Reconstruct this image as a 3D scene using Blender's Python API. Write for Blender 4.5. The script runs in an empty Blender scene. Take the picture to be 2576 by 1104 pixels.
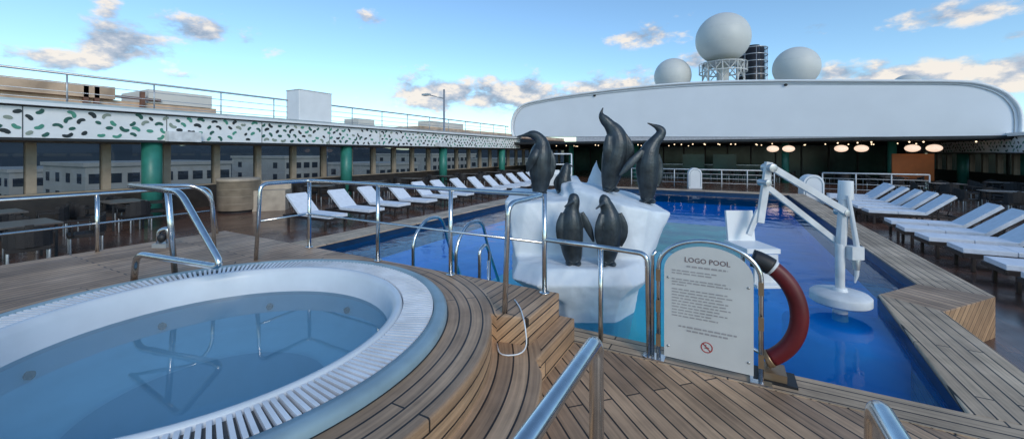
import bpy, bmesh, math, random
from mathutils import Vector, Matrix
random.seed(7)
C, S_ = 0.8792, 0.4765
YAW = math.radians(28.46)

def cw(r, d, z=0.0):
    """offset (right, ahead) of the photographer -> ship deck coordinates"""
    return (C*r - S_*d, S_*r + C*d, z)

# ------------------------------------------------------------------ materials
def newmat(name):
    m = bpy.data.materials.new(name); m.use_nodes = True
    nt = m.node_tree
    return m, nt, nt.nodes['Principled BSDF']

def mat(name, col, rough=0.5, metal=0.0, var=0.12, scale=4.0, bump=0.0, bscale=30.0, emit=None, estr=0.0, dirt=0.0):
    m, nt, b = newmat(name)
    b.inputs['Roughness'].default_value = rough
    b.inputs['Metallic'].default_value = metal
    tc = nt.nodes.new('ShaderNodeTexCoord')
    n = nt.nodes.new('ShaderNodeTexNoise'); n.inputs['Scale'].default_value = scale
    n.inputs['Detail'].default_value = 5
    nt.links.new(tc.outputs['Object'], n.inputs['Vector'])
    r = nt.nodes.new('ShaderNodeValToRGB')
    r.color_ramp.elements[0].position = 0.3; r.color_ramp.elements[1].position = 0.7
    r.color_ramp.elements[0].color = tuple(max(0, c*(1-var)) for c in col)+(1,)
    r.color_ramp.elements[1].color = tuple(min(1, c*(1+var)) for c in col)+(1,)
    nt.links.new(n.outputs['Fac'], r.inputs['Fac'])
    nt.links.new(r.outputs['Color'], b.inputs['Base Color'])
    if bump > 0:
        n2 = nt.nodes.new('ShaderNodeTexNoise'); n2.inputs['Scale'].default_value = bscale
        n2.inputs['Detail'].default_value = 4
        nt.links.new(tc.outputs['Object'], n2.inputs['Vector'])
        bp = nt.nodes.new('ShaderNodeBump'); bp.inputs['Strength'].default_value = bump
        bp.inputs['Distance'].default_value = 0.02
        nt.links.new(n2.outputs['Fac'], bp.inputs['Height'])
        nt.links.new(bp.outputs['Normal'], b.inputs['Normal'])
    if emit:
        b.inputs['Emission Color'].default_value = emit+(1,)
        b.inputs['Emission Strength'].default_value = estr
    return m

def math_node(nt, op, a, b=None, c=None):
    n = nt.nodes.new('ShaderNodeMath'); n.operation = op
    for i, v in enumerate((a, b, c)):
        if v is None: continue
        if isinstance(v, (int, float)): n.inputs[i].default_value = v
        else: nt.links.new(v, n.inputs[i])
    return n.outputs[0]

TUB = (-3.116, 1.405)
def teak(name, c1, c2, angle=0.0, polar=False, pw=0.1, length=2.3, rough=0.58, mortar=(0.024, 0.017, 0.013), ms=0.006, polar_r=1.97):
    m, nt, b = newmat(name)
    tc = nt.nodes.new('ShaderNodeTexCoord')
    mp = nt.nodes.new('ShaderNodeMapping'); mp.inputs['Rotation'].default_value = (0, 0, -angle)
    nt.links.new(tc.outputs['Object'], mp.inputs['Vector'])
    # wrap the boards over vertical faces
    s0 = nt.nodes.new('ShaderNodeSeparateXYZ'); nt.links.new(mp.outputs['Vector'], s0.inputs[0])
    c0 = nt.nodes.new('ShaderNodeCombineXYZ'); nt.links.new(s0.outputs[0], c0.inputs[0])
    nt.links.new(math_node(nt, 'ADD', s0.outputs[1], s0.outputs[2]), c0.inputs[1])
    vec = c0.outputs[0]
    if polar:
        sp = nt.nodes.new('ShaderNodeSeparateXYZ'); nt.links.new(tc.outputs['Object'], sp.inputs[0])
        dx = math_node(nt, 'SUBTRACT', sp.outputs[0], TUB[0]); dy = math_node(nt, 'SUBTRACT', sp.outputs[1], TUB[1])
        r = math_node(nt, 'SQRT', math_node(nt, 'ADD', math_node(nt, 'MULTIPLY', dx, dx), math_node(nt, 'MULTIPLY', dy, dy)))
        th = math_node(nt, 'MULTIPLY', math_node(nt, 'ARCTAN2', dy, dx), 2.0)
        cb = nt.nodes.new('ShaderNodeCombineXYZ')
        nt.links.new(th, cb.inputs[0]); nt.links.new(math_node(nt, 'ADD', math_node(nt, 'ADD', r, 0.03), sp.outputs[2]), cb.inputs[1])
        mx = nt.nodes.new('ShaderNodeMix'); mx.data_type = 'VECTOR'
        nt.links.new(math_node(nt, 'LESS_THAN', r, polar_r), mx.inputs[0])
        nt.links.new(vec, mx.inputs[4]); nt.links.new(cb.outputs[0], mx.inputs[5])
        vec = mx.outputs[1]
    br = nt.nodes.new('ShaderNodeTexBrick')
    br.offset = 0.37; br.inputs['Scale'].default_value = 1
    br.inputs['Brick Width'].default_value = length; br.inputs['Row Height'].default_value = pw
    br.inputs['Mortar Size'].default_value = ms; br.inputs['Mortar Smooth'].default_value = 0.1
    br.inputs['Color1'].default_value = c1+(1,); br.inputs['Color2'].default_value = c2+(1,)
    br.inputs['Mortar'].default_value = mortar+(1,)
    nt.links.new(vec, br.inputs['Vector'])
    m2 = nt.nodes.new('ShaderNodeMapping'); m2.inputs['Scale'].default_value = (1.6, 45, 6)
    nt.links.new(vec, m2.inputs['Vector'])
    g = nt.nodes.new('ShaderNodeTexNoise'); g.inputs['Scale'].default_value = 1.0; g.inputs['Detail'].default_value = 5
    nt.links.new(m2.outputs[0], g.inputs['Vector'])
    g2 = nt.nodes.new('ShaderNodeTexNoise'); g2.inputs['Scale'].default_value = 1.5; g2.inputs['Detail'].default_value = 7
    g2.inputs['Roughness'].default_value = 0.62
    nt.links.new(tc.outputs['Object'], g2.inputs['Vector'])
    f = math_node(nt, 'ADD', math_node(nt, 'MULTIPLY', g.outputs['Fac'], 1.3), math_node(nt, 'MULTIPLY', g2.outputs['Fac'], 1.7))
    f = math_node(nt, 'ADD', f, -0.50)
    mm = nt.nodes.new('ShaderNodeMix'); mm.data_type = 'RGBA'; mm.blend_type = 'MULTIPLY'
    mm.inputs[0].default_value = 1
    cb2 = nt.nodes.new('ShaderNodeCombineXYZ')
    for i in range(3): nt.links.new(f, cb2.inputs[i])
    nt.links.new(br.outputs['Color'], mm.inputs[6]); nt.links.new(cb2.outputs[0], mm.inputs[7])
    nt.links.new(mm.outputs[2], b.inputs['Base Color'])
    rr = math_node(nt, 'ADD', math_node(nt, 'MULTIPLY', g2.outputs['Fac'], -0.5), rough+0.2)
    nt.links.new(rr, b.inputs['Roughness'])
    bp = nt.nodes.new('ShaderNodeBump'); bp.inputs['Strength'].default_value = 0.3; bp.inputs['Distance'].default_value = 0.004
    nt.links.new(math_node(nt, 'SUBTRACT', g.outputs['Fac'], math_node(nt, 'MULTIPLY', br.outputs['Fac'], 2.0)), bp.inputs['Height'])
    nt.links.new(bp.outputs[0], b.inputs['Normal'])
    return m

def water(name, tint, bscale, bstr, body, bodyfac, ior=1.33, refl_rough=0.015):
    m = bpy.data.materials.new(name); m.use_nodes = True
    nt = m.node_tree; nt.nodes.clear()
    out = nt.nodes.new('ShaderNodeOutputMaterial')
    tr = nt.nodes.new('ShaderNodeBsdfTransparent'); tr.inputs[0].default_value = tint+(1,)
    df = nt.nodes.new('ShaderNodeBsdfDiffuse'); df.inputs[0].default_value = body+(1,)
    m0 = nt.nodes.new('ShaderNodeMixShader'); m0.inputs[0].default_value = bodyfac
    nt.links.new(tr.outputs[0], m0.inputs[1]); nt.links.new(df.outputs[0], m0.inputs[2])
    gl = nt.nodes.new('ShaderNodeBsdfGlossy'); gl.inputs['Roughness'].default_value = refl_rough
    gl.inputs[0].default_value = (1, 1, 1, 1)
    fr = nt.nodes.new('ShaderNodeFresnel'); fr.inputs['IOR'].default_value = ior
    mx = nt.nodes.new('ShaderNodeMixShader')
    tc = nt.nodes.new('ShaderNodeTexCoord')
    n = nt.nodes.new('ShaderNodeTexNoise'); n.inputs['Scale'].default_value = bscale; n.inputs['Detail'].default_value = 3
    n.inputs['Distortion'].default_value = 0.6
    nt.links.new(tc.outputs['Object'], n.inputs['Vector'])
    bp = nt.nodes.new('ShaderNodeBump'); bp.inputs['Strength'].default_value = bstr; bp.inputs['Distance'].default_value = 0.02
    nt.links.new(n.outputs['Fac'], bp.inputs['Height'])
    nt.links.new(bp.outputs[0], gl.inputs['Normal']); nt.links.new(bp.outputs[0], fr.inputs['Normal'])
    nt.links.new(fr.outputs[0], mx.inputs[0]); nt.links.new(m0.outputs[0], mx.inputs[1]); nt.links.new(gl.outputs[0], mx.inputs[2])
    nt.links.new(mx.outputs[0], out.inputs[0])
    return m

M = {}
M['white'] = mat('white_paint', (0.78, 0.79, 0.80), 0.4, var=0.05, scale=2)
M['white2'] = mat('white_weathered', (0.64, 0.65, 0.66), 0.5, var=0.16, scale=5)
M['slab'] = mat('roof_white', (0.78, 0.80, 0.84), 0.45, var=0.03, scale=0.6)
M['steel'] = mat('stainless_steel', (0.66, 0.66, 0.66), 0.2, 1.0, var=0.10, scale=20)
M['greysteel'] = mat('painted_steel', (0.46, 0.47, 0.48), 0.35, 0.6, var=0.1)
M['dark'] = mat('dark_metal', (0.02, 0.02, 0.022), 0.45, var=0.3)
M['black'] = mat('black_rubber', (0.012, 0.012, 0.014), 0.5)
M['gap'] = mat('grate_gap', (0.08, 0.09, 0.10), 0.7)
M['flange'] = mat('tub_flange', (0.25, 0.35, 0.40), 0.35, var=0.2, scale=3)
M['tub'] = mat('tub_shell', (0.62, 0.66, 0.70), 0.25, var=0.07, scale=3)
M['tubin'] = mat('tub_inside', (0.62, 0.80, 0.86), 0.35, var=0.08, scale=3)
M['tubwell'] = mat('tub_foot_well', (0.36, 0.58, 0.70), 0.35, var=0.08, scale=3)  # dimmer look of the deeper well is put into its colour
M['slat'] = mat('grate_slat', (0.74, 0.75, 0.77), 0.4, var=0.12, scale=6)
M['green'] = mat('green_column_paint', (0.03, 0.19, 0.15), 0.4, var=0.15)
M['tan'] = mat('tan_mullion', (0.34, 0.275, 0.205), 0.5, var=0.15)
M['sill'] = mat('dark_wainscot', (0.03, 0.024, 0.02), 0.45, var=0.3)
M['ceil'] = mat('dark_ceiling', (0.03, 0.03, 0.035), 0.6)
M['cushion'] = mat('white_cushion', (0.74, 0.77, 0.83), 0.85, var=0.07, scale=8, bump=0.5, bscale=10)
M['frame'] = mat('lounger_frame', (0.03, 0.022, 0.02), 0.55, var=0.3)
M['wicker'] = mat('wicker', (0.018, 0.015, 0.015), 0.6, var=0.4, scale=60, bump=0.6, bscale=80)
M['table'] = mat('table_top', (0.11, 0.095, 0.085), 0.35, var=0.15)
M['bronze'] = mat('bronze', (0.036, 0.046, 0.054), 0.38, 0.35, var=0.5, scale=7, bump=0.18, bscale=30)
M['ice'] = mat('iceberg_plaster', (0.70, 0.745, 0.785), 0.45, var=0.10, scale=2.5, bump=0.3, bscale=8)
M['red'] = mat('red_lifebuoy', (0.13, 0.005, 0.009), 0.45, var=0.3)
M['board'] = mat('sign_board', (0.58, 0.57, 0.55), 0.5, var=0.06)
M['ink'] = mat('sign_ink', (0.16, 0.10, 0.10), 0.6)
M['ink2'] = mat('sign_small_ink', (0.33, 0.31, 0.31), 0.6)
M['redink'] = mat('sign_red', (0.45, 0.05, 0.04), 0.6)
M['brass'] = mat('bracket', (0.30, 0.20, 0.12), 0.4, 0.6)
M['poolblue'] = mat('pool_blue', (0.0, 0.36, 0.88), 0.5, var=0.14, scale=1.5)
M['pooldark'] = mat('pool_waterline', (0.008, 0.03, 0.07), 0.3, var=0.2)
M['poolshelf'] = mat('pool_turquoise', (0.30, 0.92, 0.80), 0.5, var=0.14, scale=1.6)
M['poolgreenrefl'] = mat('pool_green_reflection', (0.03, 0.50, 0.30), 0.5, var=0.45, scale=1.6)  # colour stands in for the green reflection in mid-pool
M['lampglow'] = mat('lamp_glow', (0.9, 0.75, 0.6), 0.5, emit=(1.0, 0.72, 0.54), estr=0.9)
M['bulb'] = mat('bulb', (0.9, 0.8, 0.7), 0.5, emit=(1.0, 0.75, 0.5), estr=2.0)
M['orange'] = mat('orange_panel_glow', (0.28, 0.075, 0.012), 0.6, emit=(0.8, 0.25, 0.04), estr=0.03)  # panel is no lamp; a faint glow is added to its colour
M['rust'] = mat('tan_rusty', (0.62, 0.43, 0.29), 0.7, var=0.4, scale=1.2)
M['rustd'] = mat('rust_dark', (0.18, 0.085, 0.055), 0.7, var=0.4, scale=2)
M['bld'] = mat('building_white', (0.66, 0.62, 0.56), 0.7, var=0.08, scale=0.3)
M['bldwin'] = mat('building_window', (0.05, 0.06, 0.08), 0.2)
M['ground'] = mat('quay_ground', (0.06, 0.07, 0.08), 0.8, var=0.35, scale=0.02)
M['hill'] = mat('hill_ground', (0.07, 0.085, 0.095), 0.9, var=0.3, scale=0.01)
M['dome'] = mat('radome_white', (0.62, 0.62, 0.59), 0.5, var=0.05, scale=0.5)
M['woodgrey'] = mat('bar_wood', (0.42, 0.34, 0.26), 0.5, var=0.2, scale=3)
M['b1'] = mat('mosaic_black', (0.015, 0.02, 0.022), 0.4)
M['b2'] = mat('mosaic_darkgreen', (0.02, 0.10, 0.075), 0.4)
M['b3'] = mat('mosaic_green', (0.07, 0.28, 0.20), 0.4)
M['b4'] = mat('mosaic_grey', (0.26, 0.30, 0.25), 0.4)
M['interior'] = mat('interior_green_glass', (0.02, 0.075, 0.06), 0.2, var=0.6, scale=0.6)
T1 = (0.52, 0.325, 0.19); T2 = (0.31, 0.19, 0.112)
M['teak_diag'] = teak('teak_diagonal', T1, T2, math.radians(135), pw=0.105)
M['teak_y'] = teak('teak_lengthwise', (0.57, 0.41, 0.265), (0.43, 0.30, 0.19), math.radians(90), pw=0.095)
M['teak_x'] = teak('teak_crosswise', (0.55, 0.39, 0.25), (0.41, 0.285, 0.18), 0, pw=0.095)
M['teak_polar'] = teak('teak_curved', T1, T2, math.radians(90), polar=True, pw=0.085, length=2.6)
M['teak_polar2'] = teak('teak_curved_step', T1, T2, math.radians(90), polar=True, pw=0.105, length=2.6, polar_r=2.275)
M['brown'] = teak('brown_deck', (0.155, 0.075, 0.050), (0.105, 0.052, 0.037), math.radians(90), pw=0.13, rough=0.26, ms=0.003)
M['pwater'] = water('pool_water', (0.60, 0.98, 1.0), 2.2, 0.30, (0.0, 0.30, 0.85), 0.16, ior=1.16, refl_rough=0.03)
M['twater'] = water('tub_water', (0.72, 0.92, 0.97), 1.2, 0.05, (0.40, 0.68, 0.78), 0.20, ior=1.28, refl_rough=0.01)

g, nt, b = newmat('window_glass')
nt.nodes.clear()
o = nt.nodes.new('ShaderNodeOutputMaterial'); tr = nt.nodes.new('ShaderNodeBsdfTransparent'); tr.inputs[0].default_value = (0.30, 0.33, 0.36, 1)
gl = nt.nodes.new('ShaderNodeBsdfGlossy'); gl.inputs['Roughness'].default_value = 0.02
fr = nt.nodes.new('ShaderNodeFresnel'); fr.inputs['IOR'].default_value = 1.5
mx = nt.nodes.new('ShaderNodeMixShader')
nt.links.new(fr.outputs[0], mx.inputs[0]); nt.links.new(tr.outputs[0], mx.inputs[1]); nt.links.new(gl.outputs[0], mx.inputs[2]); nt.links.new(mx.outputs[0], o.inputs[0])
M['glass'] = g

# ------------------------------------------------------------------ mesh builder
def fillet(pts, rad, n=6):
    pts = [Vector(p) for p in pts]
    out = [pts[0]]
    for i in range(1, len(pts)-1):
        p0, p, p1 = pts[i-1], pts[i], pts[i+1]
        a = (p0-p); b = (p1-p)
        la, lb = a.length, b.length
        k = min(rad, la*0.49, lb*0.49)
        A = p+a.normalized()*k; B = p+b.normalized()*k
        for j in range(n+1):
            t = j/n
            out.append(A*(1-t)**2+p*2*t*(1-t)+B*t*t)
    out.append(pts[-1])
    return out

class MB:
    def __init__(s): s.v = []; s.f = []; s.m = []; s.sm = []; s.mats = []
    def mi(s, k):
        m = M[k]
        if m not in s.mats: s.mats.append(m)
        return s.mats.index(m)
    def add(s, vs, fs, k, smooth=False):
        o = len(s.v); s.v += [tuple(v) for v in vs]; i = s.mi(k)
        for f in fs: s.f.append(tuple(x+o for x in f)); s.m.append(i); s.sm.append(smooth)
    def box(s, x0, x1, y0, y1, z0, z1, k, mtx=None):
        vs = [Vector((x, y, z)) for z in (z0, z1) for y in (y0, y1) for x in (x0, x1)]
        if mtx is not None: vs = [mtx @ v for v in vs]
        s.add(vs, [(0, 2, 3, 1), (4, 5, 7, 6), (0, 1, 5, 4), (2, 6, 7, 3), (0, 4, 6, 2), (1, 3, 7, 5)], k)
    def prism(s, poly, z0, z1, k, kside=None):
        n = len(poly)
        s.add([(x, y, z1) for x, y in poly], [tuple(range(n))], k)
        s.add([(x, y, z0) for x, y in poly], [tuple(reversed(range(n)))], kside or k)
        vs = [(x, y, z0) for x, y in poly]+[(x, y, z1) for x, y in poly]
        s.add(vs, [(i, (i+1) % n, n+(i+1) % n, n+i) for i in range(n)], kside or k)
    def sweep(s, pts, ra, rb, k, up=None, n=14, caps=True, ph=0.0, smooth=True):
        """elliptical sweep. ra: radius along side normal, rb: along 'up' vector."""
        pts = [Vector(p) for p in pts]; N = len(pts); vs = []
        prev = None
        for i, p in enumerate(pts):
            t = (pts[min(i+1, N-1)]-pts[max(i-1, 0)]).normalized()
            if up is not None:
                bb = Vector(up); bb = (bb-t*bb.dot(t)).normalized()
            else:
                if prev is None:
                    h = Vector((0, 0, 1)) if abs(t.z) < 0.9 else Vector((1, 0, 0))
                    bb = (h-t*h.dot(t)).normalized()
                else: bb = (prev-t*prev.dot(t)).normalized()
            prev = bb
            nn = t.cross(bb)
            A = ra[i] if hasattr(ra, '__len__') else ra
            B = rb[i] if hasattr(rb, '__len__') else rb
            for j in range(n):
                th = 2*math.pi*j/n+ph
                vs.append(p+nn*A*math.cos(th)+bb*B*math.sin(th))
        fs = []
        for i in range(N-1):
            for j in range(n):
                j2 = (j+1) % n
                fs.append((i*n+j, i*n+j2, (i+1)*n+j2, (i+1)*n+j))
        if caps: fs.append(tuple(reversed(range(n)))); fs.append(tuple((N-1)*n+j for j in range(n)))
        s.add(vs, fs, k, smooth)
    def tube(s, pts, r, k='steel', f=0.0, n=12):
        if f > 0: pts = fillet(pts, f)
        s.sweep(pts, r, r, k, n=n)
    def cyl(s, x, y, z0, z1, r0, r1, k, n=24):
        s.sweep([(x, y, z0), (x, y, z1)], [r0, r1], [r0, r1], k, n=n)
    def lathe(s, cx, cy, prof, n, k, smooth=True):
        N = len(prof)
        for i in range(N-1):
            (ra, za, kk), (rb, zb, _) = prof[i], prof[i+1]
            vs = []
            for j in range(n):
                th = 2*math.pi*j/n; vs.append((cx+ra*math.cos(th), cy+ra*math.sin(th), za))
            for j in range(n):
                th = 2*math.pi*j/n; vs.append((cx+rb*math.cos(th), cy+rb*math.sin(th), zb))
            s.add(vs, [(j, (j+1) % n, n+(j+1) % n, n+j) for j in range(n)], kk or k, smooth)
    def sphere(s, c, rx, ry, rz, k, n=24, m=14, z0=-1.0):
        vs = []; fs = []
        a0 = math.asin(max(-1, z0))
        for i in range(m+1):
            a = a0+(math.pi/2-a0)*i/m
            for j in range(n):
                th = 2*math.pi*j/n
                vs.append((c[0]+rx*math.cos(a)*math.cos(th), c[1]+ry*math.cos(a)*math.sin(th), c[2]+rz*math.sin(a)))
        for i in range(m):
            for j in range(n):
                fs.append((i*n+j, i*n+(j+1) % n, (i+1)*n+(j+1) % n, (i+1)*n+j))
        s.add(vs, fs, k, True)
    def obj(s, name, bevel=0, loc=None, rot=0, merge=True):
        me = bpy.data.meshes.new(name)
        me.from_pydata(s.v, [], s.f)
        for m in s.mats: me.materials.append(m)
        for p, mi, sm in zip(me.polygons, s.m, s.sm): p.material_index = mi; p.use_smooth = sm
        bm = bmesh.new(); bm.from_mesh(me)
        if merge: bmesh.ops.remove_doubles(bm, verts=bm.verts, dist=1e-5)
        bmesh.ops.recalc_face_normals(bm, faces=bm.faces)
        bm.to_mesh(me); bm.free()
        ob = bpy.data.objects.new(name, me)
        bpy.context.collection.objects.link(ob)
        if loc: ob.location = loc
        ob.rotation_euler = (0, 0, rot)
        if bevel:
            b = ob.modifiers.new('bevel', 'BEVEL'); b.width = bevel; b.segments = 2; b.limit_method = 'ANGLE'; b.angle_limit = math.radians(40)
        return ob

def inst(src, name, loc, rot=0, scale=1):
    o = bpy.data.objects.new(name, src.data); bpy.context.collection.objects.link(o)
    o.location = loc; o.rotation_euler = (0, 0, rot); o.scale = (scale,)*3
    for md in src.modifiers:
        if md.type == 'BEVEL':
            b = o.modifiers.new('bevel', 'BEVEL'); b.width = md.width; b.segments = md.segments; b.limit_method = 'ANGLE'; b.angle_limit = md.angle_limit
    return o

# ------------------------------------------------------------------ decks
LOW = -0.45
mb = MB()
for (x0, x1, y0, y1) in ((-18.6, -6.8, -8, 46), (2.55, 15, -8, 46), (-6.8, 2.55, 19.05, 46), (1.85, 2.55, -8, 19.05)):
    mb.add([(x0, y0, LOW), (x1, y0, LOW), (x1, y1, LOW), (x0, y1, LOW)], [(0, 1, 2, 3)], 'brown')
mb.obj('deck_floor')

mb = MB()   # near teak deck (z=0)
mb.prism([(-1.5, -3), (1.9, -3), (1.9, 3.2), (-1.5, 3.2)], LOW-0.1, 0, 'teak_diag', 'teak_y')
mb.prism([(-6.83, 3.0), (-1.5, 3.0), (-1.5, 3.48), (-5.5, 3.48), (-6.2, 4.3), (-6.83, 4.3)], LOW-0.1, 0.0, 'teak_x', 'teak_y')
mb.prism([(-1.5, 3.2), (1.9, 3.2), (1.9, 3.48), (-1.5, 3.48)], LOW-0.1, 0.004, 'teak_x', 'teak_y')
mb.obj('teak_deck')

mb = MB()   # pool coping benches
mb.prism([(-6.85, 4.3), (-6.2, 4.3), (-6.2, 18.5), (-6.85, 19.1)], LOW-0.1, 0.002, 'teak_y')
mb.prism([(1.3, 3.48), (1.9, 3.48), (1.92, 5.60), (1.5, 5.94)], LOW-0.1, 0.002, 'teak_y')
mb.prism([(1.5, 5.94), (1.92, 5.60), (2.62, 6.45), (2.05, 6.62)], LOW-0.1, 0.002, 'teak_diag')
mb.prism([(2.05, 6.62), (2.62, 6.45), (2.62, 19.1), (2.05, 18.5)], LOW-0.1, 0.002, 'teak_y')
mb.prism([(-6.2, 18.5), (2.05, 18.5), (2.62, 19.1), (-6.85, 19.1)], LOW-0.1, 0.002, 'teak_x')
mb.obj('pool_coping', bevel=0.012)

def platform(name, outer, hole_r, z0, z1, mtop):
    bm = bmesh.new()
    def loop(pts):
        vs = [bm.verts.new((x, y, z1)) for x, y in pts]
        return [bm.edges.new((vs[i], vs[(i+1) % len(vs)])) for i in range(len(vs))]
    e = loop(outer)
    e += loop([(TUB[0]+hole_r*math.cos(2*math.pi*i/96), TUB[1]+hole_r*math.sin(2*math.pi*i/96)) for i in range(96)])
    bmesh.ops.triangle_fill(bm, use_beauty=True, edges=e, use_dissolve=False)
    r = bmesh.ops.extrude_face_region(bm, geom=bm.faces[:])
    for v in [g for g in r['geom'] if isinstance(g, bmesh.types.BMVert)]: v.co.z = z0
    bmesh.ops.recalc_face_normals(bm, faces=bm.faces)
    me = bpy.data.meshes.new(name); bm.to_mesh(me); bm.free()
    me.materials.append(M[mtop])
    ob = bpy.data.objects.new(name, me); bpy.context.collection.objects.link(ob)
    return ob
arc = [(TUB[0]+1.93*math.cos(math.radians(a)), TUB[1]+1.93*math.sin(math.radians(a))) for a in range(-90, 39, 3)]
outer = arc+[(-1.27, 2.6), (-1.27, 3.2), (-6.85, 3.3), (-6.85, -3), (-3.116, -3)]
p = platform('tub_platform', outer, 1.55, LOW, 0.40, 'teak_polar')
bv = p.modifiers.new('b', 'BEVEL'); bv.width = 0.012; bv.segments = 2; bv.limit_method = 'ANGLE'; bv.angle_limit = math.radians(50)
outer = []
for i in range(180):
    x = TUB[0]+2.27*math.cos(2*math.pi*i/180); y = TUB[1]+2.27*math.sin(2*math.pi*i/180)
    if x > -1.45 and y > 2.35: continue
    if y > 3.15: y = 3.15
    outer.append((x, y))
k_ = next(i for i in range(len(outer)) if outer[i][1] > 2.2 and outer[i+1][0] < -1.45)
outer = outer[:k_+1]+[(-1.14, 2.45), (-1.14, 3.22), (-1.45, 3.22)]+outer[k_+1:]
p = platform('curved_step', outer, 1.7, -0.2, 0.20, 'teak_polar2')
bv = p.modifiers.new('b', 'BEVEL'); bv.width = 0.012; bv.segments = 2; bv.limit_method = 'ANGLE'; bv.angle_limit = math.radians(50)

# ------------------------------------------------------------------ hot tub
mb = MB()
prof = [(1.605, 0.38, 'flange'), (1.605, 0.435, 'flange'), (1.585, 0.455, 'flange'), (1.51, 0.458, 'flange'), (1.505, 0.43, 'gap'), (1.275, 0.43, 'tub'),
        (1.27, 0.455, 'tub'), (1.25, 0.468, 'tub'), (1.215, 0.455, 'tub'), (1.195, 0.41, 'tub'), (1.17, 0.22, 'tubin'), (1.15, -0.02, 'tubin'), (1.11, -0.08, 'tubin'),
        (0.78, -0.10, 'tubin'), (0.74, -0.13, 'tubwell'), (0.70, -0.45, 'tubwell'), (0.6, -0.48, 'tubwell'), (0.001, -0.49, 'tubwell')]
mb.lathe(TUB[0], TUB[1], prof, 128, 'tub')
NS = 236
for i in range(NS):
    th = 2*math.pi*i/NS
    m = Matrix.Translation((TUB[0], TUB[1], 0)) @ Matrix.Rotation(th+random.uniform(-.0018, .0018), 4, 'Z')
    w = 0.0100
    mb.box(1.28, 1.50, -w, w, 0.425, 0.456+random.uniform(-.001, .001), 'slat', m)
for i in range(9):
    th = 2*math.pi*(i+0.3)/9
    m = Matrix.Translation((TUB[0], TUB[1], 0)) @ Matrix.Rotation(th, 4, 'Z')
    pts = [m @ Vector((1.135, 0, 0.12)), m @ Vector((1.17, 0, 0.12))]
    mb.sweep(pts, 0.028, 0.028, 'dark', n=14)
mb.obj('hot_tub')
mb = MB()
n = 96
mb.add([(TUB[0]+1.176*math.cos(2*math.pi*i/n), TUB[1]+1.176*math.sin(2*math.pi*i/n), 0.25) for i in range(n)], [tuple(range(n))], 'twater')
mb.obj('hot_tub_water')

# ------------------------------------------------------------------ pool
POOL = [(-6.2, 4.3), (-5.5, 3.48), (1.3, 3.48), (1.5, 5.94), (2.05, 6.62), (2.05, 18.5), (-6.2, 18.5)]
mb = MB(); n = len(POOL)
WZ = -0.12; FZ = -0.95
for i in range(n):
    a, b_ = POOL[i], POOL[(i+1) % n]
    mb.add([(a[0], a[1], FZ), (b_[0], b_[1], FZ), (b_[0], b_[1], WZ-0.03), (a[0], a[1], WZ-0.03)], [(0, 1, 2, 3)], 'poolblue')
cx, cy = -2, 10
def ins(p, k=0.006):
    d = Vector((cx-p[0], cy-p[1])).normalized(); return (p[0]+d.x*k, p[1]+d.y*k)
for i in range(n):
    a, b_ = ins(POOL[i]), ins(POOL[(i+1) % n])
    mb.add([(a[0], a[1], WZ-0.035), (b_[0], b_[1], WZ-0.035), (b_[0], b_[1], -0.025), (a[0], a[1], -0.025)], [(0, 1, 2, 3)], 'pooldark')
mb.add([(x, y, FZ) for x, y in POOL], [tuple(range(n))], 'poolblue')
mb.prism([(-3.3, 3.5), (.15, 3.5), (.30, 8.6), (-3.3, 8.6)], FZ, -0.42, 'poolshelf')
mb.prism([(-3.0, 8.61), (.30, 8.61), (.35, 12.5), (-2.6, 12.5)], FZ, -0.44, 'poolgreenrefl')  # sunken green block paints in the lounge's reflection on the water
mb.cyl(1.12, 5.2, FZ, -0.20, 0.60, 0.60, 'poolblue', 40)
mb.obj('swimming_pool')
mb = MB()
mb.add([(x, y, WZ) for x, y in POOL], [tuple(range(n))], 'pwater')
mb.obj('pool_water')

# ------------------------------------------------------------------ iceberg
def hull(bm, pts):
    vs = [bm.verts.new(p) for p in pts]
    r = bmesh.ops.convex_hull(bm, input=vs)
    dead = [g for g in set(r['geom_unused']+r['geom_interior']) if isinstance(g, bmesh.types.BMVert)]
    bmesh.ops.delete(bm, geom=dead, context='VERTS')
def ring(r0, r1, d0, d1, z, ch=0.2):
    return [(r0+ch, d0, z), (r1-ch, d0, z), (r1, d0+ch, z), (r1, d1-ch, z), (r1-ch, d1, z), (r0+ch, d1, z), (r0, d1-ch, z), (r0, d0+ch, z)]
bm = bmesh.new()
hull(bm, ring(.48, 1.15, 4.2, 5.5, -1.0)+ring(.44, 1.20, 4.05, 5.6, -.15)+ring(.22, 1.38, 3.98, 5.7, .14, .3))
hull(bm, ring(.3, 1.3, 4.0, 5.65, .04, .3)+ring(.0, 1.46, 3.93, 5.75, .28, .25)+ring(.06, 1.42, 4.02, 5.7, .43, .3))
hull(bm, [(.05, 4.5, .35), (.72, 4.42, .35), (.72, 5.7, .35), (.08, 5.7, .35), (-.08, 4.72, 1.03), (.16, 4.58, 1.02), (.70, 4.60, 1.05), (.72, 5.6, 1.10), (.0, 5.7, 1.10), (-.06, 4.9, .75)])
hull(bm, [(.80, 4.40, .35), (1.40, 4.30, .35), (1.56, 4.5, .35), (1.5, 5.5, .35), (.8, 5.6, .35),
          (.72, 4.72, 1.17), (1.22, 4.36, 1.02), (1.50, 4.40, .97), (1.84, 4.62, .90), (1.86, 4.9, .93), (1.7, 5.5, 1.05), (.75, 5.6, 1.22), (.72, 4.9, 1.24)])
hull(bm, [(.6, 4.6, .35), (.95, 4.55, .35), (.95, 5.5, .35), (.6, 5.5, .35), (.62, 4.85, 1.10), (.95, 4.75, 1.12), (.9, 5.5, 1.28), (.65, 5.4, 1.30)])
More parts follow.
